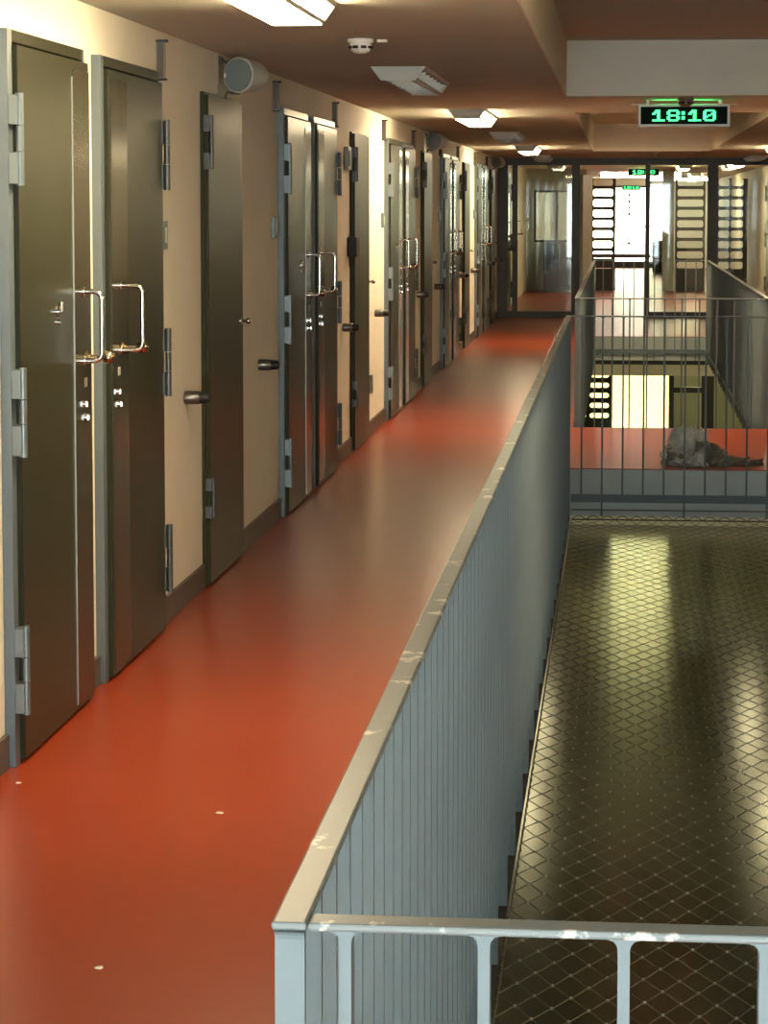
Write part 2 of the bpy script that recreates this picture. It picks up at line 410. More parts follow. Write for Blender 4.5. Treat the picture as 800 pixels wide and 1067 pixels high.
# ------------------------------------------------------------------ things on the left wall
# rubber-tipped door stops
st = empty('door_stop', (0, 0, 0))
def body(bm): lathe(bm, [(0.020, 0.0), (0.028, 0.004), (0.028, 0.062), (0.025, 0.066)], (0, 0, 0), 'x', 20)
def tip(bm): lathe(bm, [(0.025, 0.064), (0.023, 0.092), (0.019, 0.104), (0.012, 0.107)], (0, 0, 0), 'x', 20)
obj('stop_body', mk(body), M['gun'], st, smooth=True)
tag(obj('rubber_tip', mk(tip), M['gap'], st, smooth=True), 'black rubber tip')
spots = []
for i, s in enumerate(starts): spots += [(s+2.95, i, 0), (s+4.99, i, 1)]
far2 = ('nearest the viewer', 'second from the viewer', 'third from the viewer', 'fourth from the viewer', 'fifth from the viewer')
first = True
for y, i, k in spots:
    if y > SCR-0.6: continue
    o = st if first else copy_tree(st); first = False
    o.location = (XL, y, 0.855)
    where = 'left of the plain brown door' if k == 0 else 'right of the plain brown door'
    tag(o, 'dark wall door stop %s %s' % (where, far2[i]), 'door stop', 'door stops along the left wall')

# small flag brackets above the doors, switch plates
br = empty('sign_bracket', (0, 0, 0))
def b1(bm): box(bm, 0, 0.034, 0, 0.010, -0.075, 0.075)
def b2(bm): box(bm, 0.004, 0.028, -0.004, 0.0, -0.066, 0.066)
def b3(bm): box(bm, -0.0, 0.044, -0.008, 0.016, 0.068, 0.078)
def b4(bm): box(bm, 0, 0.040, -0.006, 0.014, -0.078, -0.070)
obj('bracket_plate', mk(b1), M['tan'], br); obj('bracket_insert', mk(b2), M['base'], br); obj('bracket_cap', mk(b3), M['gap'], br); obj('bracket_foot', mk(b4), M['gap'], br)
first = True
for i, s in enumerate(starts):
    for k, y in enumerate((s-0.18, s+2.40)):
        if y < 7: continue
        o = br if first else copy_tree(br); first = False
        o.location = (XL, y, 2.205)
        tag(o, 'narrow upright bracket under the ceiling %s of the door pair %s' % (('left', 'right')[k], far[i]), 'bracket', 'brackets above the cell doors')
sw = empty('switch_plate', (0, 0, 0))
obj('plate', mk(lambda bm: box(bm, 0, 0.020, -0.04, 0.04, -0.055, 0.055)), M['hinge'], sw, bevel=0.003)
obj('rocker', mk(lambda bm: box(bm, 0.020, 0.025, -0.018, 0.018, -0.03, 0.03)), M['grey'], sw, bevel=0.002)
first = True
for i, s in enumerate(starts[1:]):
    o = sw if first else copy_tree(sw); first = False
    o.location = (XL, s-0.20, 1.53)
    tag(o, 'small grey switch plate left of the door pair %s' % far[i+1], 'switch', 'switch plates on the left wall')
o = copy_tree(sw); o.location = (XL, 9.27, 1.53)
tag(o, 'small switch plate right of the nearest pair of cell doors', 'switch', 'switch plates on the left wall')
# junction box and black closer by the second plain door
jb = empty('junction_box', (XL, 15.62, 1.95))
obj('box_body', mk(lambda bm: box(bm, 0, 0.03, -0.09, 0.09, -0.075, 0.075)), M['gun'], jb, bevel=0.004)
obj('box_cover', mk(lambda bm: box(bm, 0.03, 0.034, -0.07, 0.07, -0.05, 0.05)), M['brown'], jb)
tag(jb, 'small dark square box high on the wall left of the second plain brown door', 'box')
kb = empty('door_release_box', (XL, 15.80, 1.37))
obj('box_body', mk(lambda bm: box(bm, 0.0, 0.065, -0.10, 0.08, -0.065, 0.065)), M['gap'], kb, bevel=0.008)
obj('cable', mk(lambda bm: tube(bm, [(0.01, -0.02, -0.065), (0.012, -0.02, -0.14)], 0.006)), M['gap'], kb)
tag(kb, 'black box mounted on the near edge of the second plain brown door', 'box')

# round loudspeakers on U brackets
sp = empty('wall_speaker', (0, 0, 0))
def hull(bm): lathe(bm, [(0.058, 0.16), (0.070, 0.12), (0.078, 0.02), (0.080, 0.0), (0.074, -0.004)], (0, 0, 0), 'y', 32)
def gr(bm): lathe(bm, [(0.073, -0.0035), (0.070, -0.010), (0.03, -0.014), (0.004, -0.015)], (0, 0, 0), 'y', 32)
def brk(bm):
    box(bm, 0, 0.006, -0.05, 0.09, -0.13, 0.085)
    tube(bm, [(0.003, 0.03, 0.075), (0.03, 0.03, 0.055), (0.05, 0.03, 0.072), (0.088, 0.03, 0.079)], 0.006, 8)
    tube(bm, [(0.003, 0.03, -0.125), (0.022, 0.03, -0.10), (0.03, 0.03, -0.075), (0.05, 0.03, -0.078), (0.088, 0.03, -0.080)], 0.006, 8)
for _o in (obj('speaker_body', mk(hull), M['plate'], sp, smooth=True), obj('speaker_grille', mk(gr), M['grille'], sp, smooth=True)):
    _o.location = (0.088, 0, 0); _o.rotation_euler.z = -0.42
obj('wall_bracket', mk(brk), M['gun'], sp, smooth=True)
obj('badge', mk(lambda bm: box(bm, 0.026, 0.034, -0.018, -0.013, -0.012, 0.006)), M['white'], sp)
for i, (y, l) in enumerate(((10.66, 'large in view above the first plain brown door'), (22.0, 'second along the wall, dark against the lit ceiling'), (33.2, 'farthest one close to the glass partition'))):
    o = sp if i == 0 else copy_tree(sp)
    o.location = (XL, y, 2.225)
    tag(o, 'round grey wall loudspeaker %s' % l, 'loudspeaker', 'round wall loudspeakers')

# ------------------------------------------------------------------ ceiling lamps
LX = 0.135; LB = 0.085; LL = 1.65; LH = 0.068
def lamp(lit):
    """origin at the ceiling, near end; length along +y"""
    root = empty('ceiling_lamp', (0, 0, 0))
    out = [(-LX, 0), (LX, 0), (LB, -LH), (-LB, -LH)]
    for y in (0, LL-0.006):
        obj('end_plate', mk(lambda bm: prism(bm, out, 'y', y, y+0.006)), M['plate'], root)
    def rim(bm):
        for s in (-1, 1):
            prism(bm, [(s*LX, 0), (s*(LX-0.012), 0), (s*(LX-0.020), -0.012), (s*(LX-0.008), -0.012)], 'y', 0.006, LL-0.006)
            prism(bm, [(s*LB, -LH), (s*(LB+0.008), -LH+0.012), (s*(LB-0.004), -LH+0.012), (s*(LB-0.012), -LH)], 'y', 0.006, LL-0.006)
    obj('rim', mk(rim), M['plate'], root)
    if lit:
        ins = [(-LX+0.016, -0.002), (LX-0.016, -0.002), (LB-0.004, -LH-0.004), (-LB+0.004, -LH-0.004)]
        tag(obj('diffuser', mk(lambda bm: prism(bm, ins, 'y', 0.008, LL-0.008)), M['lamp'], root), 'glowing warm white diffuser')
    else:
        obj('back_plate', mk(lambda bm: box(bm, -LX+0.014, LX-0.014, 0.006, LL-0.006, -0.006, -0.001)), M['tan'], root)
        for k in range(7):
            y = 0.10 + k*(LL-0.2)/6
            def fn(bm):
                pts = [(-LX+0.022, -0.012), (LX-0.022, -0.012), (LB-0.006, -LH+0.006), (0.03, -0.03), (-0.03, -0.03), (-LB+0.006, -LH+0.006)]
                prism(bm, pts, 'y', y, y+0.004)
            obj('louvre_vane', mk(fn), M['vane'], root)
        obj('tube', mk(lambda bm: cyl(bm, (0, 0.02, -0.022), (0, LL-0.02, -0.022), 0.008, 10)), M['white'], root)
    return root
lit, off = lamp(True), lamp(False)
LAMPX = {'left': -1.081, 'right': 1.86}
ul, uo = False, False
def place_lamp(is_lit, x, y, z, label, group):
    global ul, uo
    if is_lit: o = copy_tree(lit) if ul else lit; ul = True
    else: o = copy_tree(off) if uo else off; uo = True
    o.location = (x, y, z); tag(o, label, 'ceiling lamp', group); return o
seq = ((1.1, 0), (6.40, 1), (11.72, 0), (17.02, 1), (22.35, 0), (27.65, 1), (32.9, 0))
for side in ('left', 'right'):
    for k, (y, on) in enumerate(seq):
        if y < 3: continue
        nm = ('behind the frame edge', 'nearest the viewer', 'second', 'third', 'fourth', 'fifth', 'last before the glass partition')[k]
        place_lamp(bool(on), LAMPX[side], y, ZC, '%s ceiling lamp over the %s walkway, %s in its row' % ('glowing' if on else 'unlit', side, nm), 'ceiling lamps over the walkways')
for k, (x, y) in enumerate(((-1.08, 17.0), (-1.08, 27.65), (-1.08, 32.6), (1.86, 17.0), (1.86, 27.65), (1.86, 32.6), (1.15, 35.9))):  # last one is added out of sight to brighten the wall behind the partition
    ol = place_lamp(True, x, y, -SL, 'glowing ceiling lamp of the lower storey %s' % ('under the left walkway, nearest', 'under the left walkway, middle', 'under the left walkway, farthest', 'under the right walkway, nearest', 'under the right walkway, middle', 'under the right walkway, farthest', 'added behind the lower partition for light')[k], 'ceiling lamps of the lower storey')
    for ch in ol.children:
        if ch.name.startswith('diffuser'): ch.data = ch.data.copy(); ch.data.materials[0] = M['lamp_low']
for k, (x, y) in enumerate(((-1.08, 38.4), (1.86, 38.4))):
    place_lamp(k == 1, x, y, ZC, '%s ceiling lamp behind the glass partition on the %s' % (('unlit', 'glowing')[k], ('left', 'right')[k]), 'ceiling lamps over the walkways')
place_lamp(True, 1.6, 52, ZC, 'glowing ceiling lamp added in the far hall to brighten behind the slotted gates', 'ceiling lamps over the walkways')  # added lamp, brightens what shows through the gate slots
place_lamp(True, 1.1, 41.5, ZC, 'glowing ceiling lamp added behind the glass to light the grey green pillar', 'ceiling lamps over the walkways')  # added lamp, puts light on the pillar face
o = place_lamp(True, 2.35, 61.6, ZC, 'glowing ceiling lamp added crosswise to brighten the end wall', 'ceiling lamps over the walkways'); o.rotation_euler.z = math.pi/2  # added lamp, turned so its side lights the end wall
for ch in o.children:
    if ch.name.startswith('diffuser'): ch.data = ch.data.copy(); ch.data.materials[0] = M['tube']; ch['label'] = 'glowing neutral white diffuser'
# long fluorescent batten far back

fb = empty('fluorescent_batten', (-0.42, 50.0, 2.30))
obj('tube', mk(lambda bm: cyl(bm, (0.02, 0, -0.045), (1.66, 0, -0.045), 0.05, 14)), M['tube'], fb, smooth=True)
obj('housing', mk(lambda bm: box(bm, 0, 1.68, -0.05, 0.05, 0.005, 0.02)), M['white'], fb)
obj('end_cap', mk(lambda bm: (box(bm, 0, 0.02, -0.045, 0.045, -0.09, 0.005), box(bm, 1.66, 1.68, -0.045, 0.045, -0.09, 0.005))), M['white'], fb)
tag(fb, 'bright white fluorescent tube across the far hall ceiling', 'ceiling lamp')

# detectors on the ceiling
def detector(loc, r, m, label):
    root = empty('smoke_detector', loc)
    obj('base', mk(lambda bm: lathe(bm, [(r, 0), (r, -0.012), (r*0.94, -0.016)], (0, 0, 0), 'z', 28)), m, root, smooth=True)
    def head(bm):
        lathe(bm, [(r*0.82, -0.015), (r*0.80, -0.030), (r*0.70, -0.048), (r*0.45, -0.058), (r*0.1, -0.060)], (0, 0, 0), 'z', 28)
    obj('head', mk(head), m, root, smooth=True)
    def slots(bm):
        for k in range(8):
            t = k*math.pi/4 + 0.39
            c = Vector((math.cos(t), math.sin(t), 0)); p = Vector((-c.y, c.x, 0))
            for sgn in (-1,):
                a = c*(r*0.83) - p*r*0.20; b = c*(r*0.83) + p*r*0.20
                cyl(bm, a+Vector((0, 0, -0.034)), b+Vector((0, 0, -0.034)), 0.006, 6)
    obj('vent_slots', mk(slots), M['gap'], root)
    tag(root, label, 'smoke detector'); return root
detector((-1.055, 9.78, ZC), 0.053, M['white'], 'white smoke detector on the ceiling before the nearest unlit lamp')
detector((0.405, 15.30, ZC), 0.055, M['tan'], 'brownish round detector on the ceiling in front of the green clock')
detector((0.46, 31.5, ZC), 0.055, M['tan'], 'small detector on the far ceiling before the glass partition')
led = obj('indicator_strip', mk(lambda bm: box(bm, -0.99+0.0, -0.95, 9.80, 9.83, ZC-0.012, ZC)), M['white'], bevel=0.002)
tag(led, 'tiny white indicator strip right of the nearest smoke detector', 'indicator')

# ------------------------------------------------------------------ digital clock
GL = {'1': ['00111000', '01111000', '11011000', '00011000', '00011000', '00011000', '11111111'],
      '8': ['01111110', '11000011', '11000011', '01111110', '11000011', '11000011', '01111110'],
      '0': ['01111110', '11000011', '11000111', '11011011', '11100011', '11000011', '01111110'],
      ':': ['000', '110', '110', '000', '110', '110', '000']}
def clock(loc, w, h, label, cell):
    root = empty('digital_clock', loc)
    hw = w/2
    obj('housing', mk(lambda bm: box(bm, -hw+0.006, hw-0.006, 0.002, 0.055, 0.006, h-0.006)), M['black'], root, bevel=0.002)
    def fr(bm):
        t = 0.015
        for y0, y1 in ((-0.008, 0.006), (0.050, 0.064)):
            box(bm, -hw, hw, y0, y1, 0, t); box(bm, -hw, hw, y0, y1, h-t, h)
            box(bm, -hw, -hw+t, y0, y1, t, h-t); box(bm, hw-t, hw, y0, y1, t, h-t)
        box(bm, -hw-0.045, hw+0.045, 0.01, 0.03, h-0.002, h+0.003)
    obj('bezel', mk(fr), M['white'], root)
    txt = '18:10'; wid = sum(len(GL[c][0]) for c in txt) + 4*1.2; 
    cw = cell; ch = cell*1.02
    def dig(bm):
        x = -wid*cw/2
        for c in txt:
            for r, row in enumerate(GL[c]):
                k = 0
                while k < len(row):
                    if row[k] == '1':
                        e = k
                        while e < len(row) and row[e] == '1': e += 1
                        z = h*0.5 + (3.5-r)*ch
                        box(bm, x+k*cw, x+e*cw, -0.0035, 0.0015, z-ch, z); k = e
                    else: k += 1
            x += (len(GL[c][0])+1.2)*cw
    tag(obj('digits', mk(dig), M['digit'], root), 'glowing green numerals reading 18:10')
    obj('top_glow_strip', mk(lambda bm: box(bm, -hw*0.62, hw*0.62, 0.012, 0.045, h-0.0065, h-0.0005)), M['top_glow'], root)  # added glowing strip, throws the green light up onto the ceiling
    obj('hanger', mk(lambda bm: (box(bm, -hw+0.05, -hw+0.07, 0.02, 0.04, h, ZC-loc[2]), box(bm, hw-0.07, hw-0.05, 0.02, 0.04, h, ZC-loc[2]))), M['white'], root)
    tag(root, label, 'clock'); return root
clock((0.403, 15.60, 2.148), 0.582, 0.142, 'green digital clock hanging above the bridge in front, reading 18:10', 0.0102)
clock((0.42, 44.0, 2.165), 0.582, 0.142, 'second green digital clock seen beyond the glass partition', 0.0102)
clock((0.27, 60.0, 2.0), 0.46, 0.13, 'small green display far back before the end window', 0.0095)

# ------------------------------------------------------------------ railings
bar_meshes = {}
def bar_mesh(kind, zb):
    key = (kind, zb)
    if key in bar_meshes: return bar_meshes[key]
    t, d, zt, r = 0.0058, 0.0145, 0.9515, 0.010
    # outline in the plane of the railing: flat bar flaring into the handrail
    pts = [(-t, zb), (t, zb), (t, zt-r)] + [(t + r*(1-math.cos(a)), zt-r+r*math.sin(a)) for a in (0.5, 1.0, 1.57)] + \
          [(-t - r*(1-math.cos(a)), zt-r+r*math.sin(a)) for a in (1.57, 1.0, 0.5)] + [(-t, zt-r)]
    bm = bmesh.new()
    if kind == 'x': prism(bm, pts, 'y', -d, d)       # railing runs along x
    else: prism(bm, pts, 'x', -d, d)                 # railing runs along y
    bmesh.ops.recalc_face_normals(bm, faces=bm.faces)
    me = bpy.data.meshes.new('baluster'); bm.to_mesh(me); bm.free(); me.materials.append(M['rail'])
    bar_meshes[key] = me; return me
def railing(axis, c, a, b, pitch, off, label, long_every=4, first_wide=False):
    root = empty('railing', (c, (a+b)/2, 0) if axis == 'y' else ((a+b)/2, c, 0))
    mid = (a+b)/2; h = (b-a)/2
    if axis == 'y':
        obj('top_rail', mk(lambda bm: box(bm, -0.0175, 0.0175, -h, h, 0.9515, 0.96)), M['worn'], root, bevel=0.003)
        obj('bottom_rail', mk(lambda bm: box(bm, -0.006, 0.006, -h, h, -0.21, -0.16)), M['rail'], root)
    else:
        obj('top_rail', mk(lambda bm: box(bm, -h, h, -0.0175, 0.0175, 0.9515, 0.96)), M['worn'], root, bevel=0.003)
        obj('bottom_rail', mk(lambda bm: box(bm, -h, h, -0.006, 0.006, -0.21, -0.16)), M['rail'], root)
    k = 0; p = a+off
    while p < b-0.008:
        me = bar_mesh(axis, -0.30 if k % long_every == 1 else -0.17)
        o = bpy.data.objects.new('baluster', me); COL.objects.link(o); o.parent = root
        o.location = ((p-mid, 0, 0) if axis == 'x' else (0, p-mid, 0))
        p += pitch; k += 1
    if axis == 'y' and a < 5:      # dark angle the net is laced to
        s = 1 if c < 0 else -1
        obj('net_angle', mk(lambda bm: (box(bm, -0.022, 0.0145, -h+0.02, h-0.02, -0.312, -0.306) if s > 0 else box(bm, -0.0145, 0.022, -h+0.02, h-0.02, -0.312, -0.306))), M['gap'], root)
        obj('lacing_strip', mk(lambda bm: (box(bm, -0.022, -0.016, -h+0.02, h-0.02, -0.306, -0.20) if s > 0 else box(bm, 0.016, 0.022, -h+0.02, h-0.02, -0.306, -0.20))), M['gap'], root)
    tag(root, label, 'railing'); return root
RL = -0.3125; RR = 1.0925
railing('y', RL, 2.245, 15.01, 0.1305, 0.012, 'long blue grey railing dividing the near left walkway from the netted opening')
railing('y', RR, 2.245, 15.01, 0.1305, 0.012, 'blue grey railing on the right side of the netted opening')
railing('x', 2.262, -0.294, 1.074, 0.1335, 0.036, 'pale blue grey railing across the bottom of the picture with chipped top')
railing('x', 14.99, -0.294, 1.074, 0.128, 0.065, 'railing of upright bars between net and laundry heap on the bridge')
railing('y', RL, 17.83, 30.17, 0.1305, 0.012, 'railing left of the second floor opening beyond the bridge')
railing('y', RR, 17.83, 30.17, 0.1305, 0.012, 'railing right of the second floor opening beyond the bridge')
railing('x', 17.83, -0.294, 1.074, 0.128, 0.115, 'railing of upright bars at the far side of the bridge')
railing('x', 30.17, -0.294, 1.074, 0.128, 0.09, 'distant railing at the far end of the second floor opening')

# ------------------------------------------------------------------ safety net
def net():
    z = -0.315; x0, x1 = -0.289, 1.069; y0, y1 = 2.29, 14.955
    nx = 15; ny = 71; dx = (x1-x0)/nx; dy = (y1-y0)/ny
    root = empty('safety_net', ((x0+x1)/2, (y0+y1)/2, z))
    cx, cy = (x0+x1)/2, (y0+y1)/2
    def P(i, j):      # half-step lattice
        x = x0 + i*dx/2; y = y0 + j*dy/2
        e = min(i, 2*nx-i, j, 2*ny-j)
        w = 0 if e == 0 else 1
        jx = w*0.006*noise.noise(Vector((x*3, y*3, 0))); jy = w*0.010*noise.noise(Vector((x*3, y*3, 5)))
        sag = -0.018*w*math.sin(math.pi*i/(2*nx)) + w*0.006*noise.noise(Vector((x*1.5, y*1.5, 9)))
        return Vector((x+jx-cx, y+jy-cy, sag))
    wires = bmesh.new(); fer = bmesh.new()
    R = 0.0016
    def seg(a, b):
        d = (b-a).normalized(); u = d.cross(Vector((0, 0, 1))).normalized()*R; w = Vector((0, 0, R))
        A = [wires.verts.new(a+v) for v in (u, w, -u, -w)]; B = [wires.verts.new(b+v) for v in (u, w, -u, -w)]
        for k in range(4): wires.faces.new((A[k], A[(k+1) % 4], B[(k+1) % 4], B[k]))
    for j in range(2*ny):
        for i in range(2*nx+1):
            if (i+j) % 2: continue
            a = P(i, j)
            for di in (-1, 1):
                if 0 <= i+di <= 2*nx:
                    b = P(i+di, j+1)
                    off = Vector((0.0022*di, 0, 0))
                    seg(a+off, b-off)
            if j % 1 == 0 and 0 < i < 2*nx and j > 0:
                box(fer, a.x-0.0028, a.x+0.0028, a.y-0.004, a.y+0.004, a.z-0.0028, a.z+0.0028)
    obj('net_wires', wires, M['wire'], root)
    tag(obj('ferrules', fer, M['ferrule'], root), 'tiny pale clamps at the crossings')
    def cab(bm):
        hx, hy = (x1-x0)/2, (y1-y0)/2
        for s in (-1, 1):
            tube(bm, [(s*hx, -hy, 0), (s*hx, hy, 0)], 0.003, 6); tube(bm, [(-hx, s*hy, 0), (hx, s*hy, 0)], 0.005, 6)
            # spiral lashing along the edge
            n = ny*2; pts = []
            for k in range(n*4+1):
                t = k*math.pi/2; pts.append((s*hx + 0.004*math.cos(t)*-s, -hy + 2*hy*k/(n*4), 0.004*math.sin(t)))
            tube(bm, pts, 0.0018, 4)
        pts = []; n = nx*8
        for k in range(n+1):
            pts.append((-hx + 2*hx*k/n, hy + 0.004, 0.022*abs(math.sin(k*math.pi/8))))
        tube(bm, pts, 0.003, 5)
        tube(bm, [(-hx, hy+0.012, 0.06), (hx, hy+0.012, 0.06)], 0.004, 6)
    obj('edge_cable', mk(cab), M['gun'], root)
    tag(root, 'steel wire safety net with diamond mesh stretched below the near railings', 'net')
net()

# ------------------------------------------------------------------ heap of laundry on the bridge
def heap(name, parent, m, rx, ry, rz, tl, seed, loc):
    bm = bmesh.new(); NU, NV = 220, 90
    rows = []
    for j in range(NV+1):
        v = j/NV; row = []
        for i in range(NU):
            u = 2*math.pi*i/NU
            ph = v*math.pi/2
            dirx, diry, dz = math.cos(u)*math.cos(ph), math.sin(u)*math.cos(ph), math.sin(ph)
            cu = max(0, math.cos(u))
            tail = cu**4 * max(0, 1-v*2.6)**1.3
            p = Vector((dirx*(rx+tl*tail), diry*ry, dz*rz))
            q = Vector((dirx*rx*(1+1.2*tail), diry*ry, dz*rz*0.7))*8.0 + Vector((seed, 0, 0))
            q = q + noise.noise_vector(q*0.55)*1.5
            r1 = (1-abs(noise.noise(q*0.9))*2.4); r2 = (1-abs(noise.noise(q*1.9+Vector((7, 3, 1))))*2.4); r3 = (1-abs(noise.noise(q*3.8+Vector((1, 8, 4))))*2.2)
            c1 = r1
            d = 0.075*(r1-0.62) + 0.050*(r2-0.6)*(0.5+0.5*r1) + 0.022*(r3-0.5) + 0.06*noise.noise(q*0.3)
            n = Vector((dirx, diry, max(dz, 0.15))).normalized()
            p += n*d*0.95
            p.z = max(p.z, 0.001) + (0.018+0.035*max(0, c1-0.3))*tail
            if j == 0: p.z = 0.002
            row.append(bm.verts.new(p))
        rows.append(row)
    for a, b in zip(rows, rows[1:]):
        for i in range(NU): bm.faces.new((a[i], a[(i+1) % NU], b[(i+1) % NU], b[i]))
    bm.faces.new(rows[0][::-1]); bm.faces.new(rows[-1])
    o = obj(name, bm, m, parent)
    for p in o.data.polygons: p.use_smooth = True
    o.location = loc
    return o
hp = empty('laundry_heap', (0.475, 15.29, 0))
heap('pale_cloth', hp, M['cloth'], 0.150, 0.165, 0.225, 0.0, 3.1, (-0.005, -0.01, 0))
tag(heap('dark_cloth', hp, M['cloth_dark'], 0.185, 0.13, 0.125, 0.27, 11.7, (0.02, 0.02, 0)), 'darker olive grey cloth trailing to the right')
tag(hp, 'crumpled heap of grey cloth lying on the red bridge floor behind the bars', 'laundry')

# ------------------------------------------------------------------ glass partition across the upper storey
def glass_bay(name, x0, x1, y, z0, z1, label, cat='glass panel', tb=0.0):
    root = empty(name, ((x0+x1)/2, y, 0))
    h = (x1-x0)/2
    obj('pane', mk(lambda bm: box(bm, -h, h, -0.006, 0.006, z0, z1)), M['glass'], root)
    return root, h
def partition():
    y = SCR
    root = empty('glass_partition', ((XL+XR)/2, y, 0)); cx = (XL+XR)/2
    def B(bm, x0, x1, z0, z1, d=0.06): box(bm, x0-cx, x1-cx, -d, d, z0, z1)
    def fr(bm):
        B(bm, XL, XR, ZC-0.10, ZC)                                     # head
        for a, b in ((XL, -1.629), (-1.567, -1.487), (-0.70, -0.585), (0.363, 0.432), (1.259, 1.41), (2.47, XR)): B(bm, a, b, 0, ZC-0.10)
        for a, b in ((-1.629, -1.567), (-1.487, -0.70), (0.432, 1.259), (1.41, 2.47)): B(bm, a, b, 0.0, 0.09)
    obj('frame', mk(fr), M['dark'], root)
    for a, b in ((-1.629, -1.567), (-1.487, -0.70), (0.432, 1.259), (1.41, 2.47)):
        obj('pane', mk(lambda bm: B(bm, a, b, 0.09, ZC-0.10, 0.006)), M['glass'], root)
    def kn(bm):
        for zx in (-1.60, -1.53): cyl(bm, (zx-cx, -0.06, 1.0), (zx-cx, -0.12, 1.0), 0.012, 8); ball(bm, (zx-cx, -0.125, 1.0), 0.028, 10)
    obj('door_knob', mk(kn), M['gun'], root, smooth=True)
    tag(root, 'dark framed glass partition across the end of the gallery', 'partition')
partition()
lf = empty('partition_door', (-0.585, SCR+0.07, 0), math.radians(-8))
obj('door_leaf', mk(lambda bm: box(bm, 0, 0.045, 0, 0.92, 0.01, 2.08)), M['grey'], lf, bevel=0.002)
def ph(bm):
    cyl(bm, (0.045, 0.84, 1.15), (0.09, 0.84, 1.15), 0.010, 8); cyl(bm, (0.09, 0.84, 1.15), (0.09, 0.72, 1.15), 0.010, 8)
obj('door_handle', mk(ph), M['gun'], lf, smooth=True)
tag(lf, 'grey door leaf standing open in the middle of the glass partition', 'door')

# slotted steel gates farther back (upper storey and lower storey)
def gate(x0, x1, y, zb, zt, cols, label, sp=0.198, sh=0.135, n=9, zo=0.42):
    """panel with rounded horizontal slots; cols: list of (x0,x1) slot columns"""
    root = empty('slotted_gate', ((x0+x1)/2, y, zb)); cx = (x0+x1)/2
    def fn(bm):
        d = 0.02
        def B(a, b, c, e): box(bm, a-cx, b-cx, -d, d, c-zb, e-zb)
        zf = zb+zo
        B(x0, x1, zb, zf)
        xs = [x0] + [v for c in cols for v in c] + [x1]
        ztop = zf + n*sp - (sp-sh)
        for k in range(0, len(xs), 2): B(xs[k], xs[k+1], zf, zt)
        for a, b in cols:
            for k in range(n-1): B(a, b, zf+k*sp+sh, zf+(k+1)*sp)
            B(a, b, ztop, zt)
            r = min(0.04, (b-a)*0.4)
            for k in range(n):
                z0, z1 = zf+k*sp, zf+k*sp+sh
                for (px, sx) in ((a, 1), (b, -1)):
                    for (pz, sz) in ((z0, 1), (z1, -1)):
                        pts = [(px-cx, pz-zb)] + [(px-cx+sx*r*(1-math.sin(t)), pz-zb+sz*r*(1-math.cos(t))) for t in (0, 0.52, 1.05, 1.57)]
                        prism(bm, pts, 'y', -d, d)
    obj('gate_panel', mk(fn), M['dark'], root)
    obj('gate_lock', mk(lambda bm: box(bm, (x1-cx)-0.05, (x1-cx)-0.01, -0.045, -0.02, 0.95, 1.10)), M['gun'], root)
    tag(root, label, 'gate'); return root
GY = 46.4
gate(-0.62, -0.085, GY, 0, 2.14, [(-0.60, -0.565), (-0.515, -0.14)], 'dark slotted steel gate left of the bright passage, daylight behind its slots')
gate(1.05, 1.62, GY, 0, 2.14, [(1.09, 1.585)], 'dark slotted steel gate right of the grey green pillar')
gate(1.84, 2.42, GY, 0, 2.14, [(1.87, 2.08), (2.10, 2.34)], 'dark slotted steel gate at the far right beside the wall')
gate(-0.74, -0.10, YL-0.75, ZL, -0.50, [(-0.72, -0.50), (-0.45, -0.15)], 'dark slotted gate of the lower storey seen below the bridge', sp=0.158, sh=0.078, n=6, zo=1.36)
struct('trim_4', [(0.81, 1.03, GY-0.1, GY+0.1, 0, ZC)], M['grey'], 'grey green pillar beside the bright passage', 'pillar')
struct('wall_far_left', [(XL, -0.64, GY-0.3, GY-0.15, 0, 0.93), (XL, -0.64, GY-0.3, GY-0.15, 1.92, ZC), (XL, -1.64, GY-0.3, GY-0.15, 0.93, 1.92), (-0.90, -0.64, GY-0.3, GY-0.15, 0.93, 1.92)],
       M['grey'], 'grey end wall of the left walkway behind the glass', 'wall')
w = empty('window_2', (-1.27, GY-0.22, 0.93))
def wf(bm):
    for a, b in ((-0.37, -0.33), (0.04, 0.09), (0.33, 0.37)): box(bm, a, b, -0.03, 0.03, 0, 0.99)
    box(bm, -0.33, 0.33, -0.03, 0.03, 0, 0.04); box(bm, -0.33, 0.33, -0.03, 0.03, 0.95, 0.99)
obj('frame', mk(wf), M['dark'], w)
obj('pane', mk(lambda bm: box(bm, -0.33, 0.33, -0.004, 0.004, 0.04, 0.95)), M['clear'], w)
tag(w, 'window in the grey end wall seen through the left glass pane', 'window', kind='structure')
db = empty('dark_cabinet', (-1.15, GY-0.75, 0))
obj('cabinet_body', mk(lambda bm: box(bm, -0.28, 0.28, -0.2, 0.2, 0.0, 0.93)), M['dark'], db, bevel=0.01)
obj('cabinet_door', mk(lambda bm: (box(bm, -0.26, -0.01, -0.215, -0.2, 0.05, 0.9), box(bm, 0.01, 0.26, -0.215, -0.2, 0.05, 0.9))), M['gap'], db, bevel=0.003)
tag(db, 'dark low cabinet under the window beyond the left glass pane', 'cabinet')

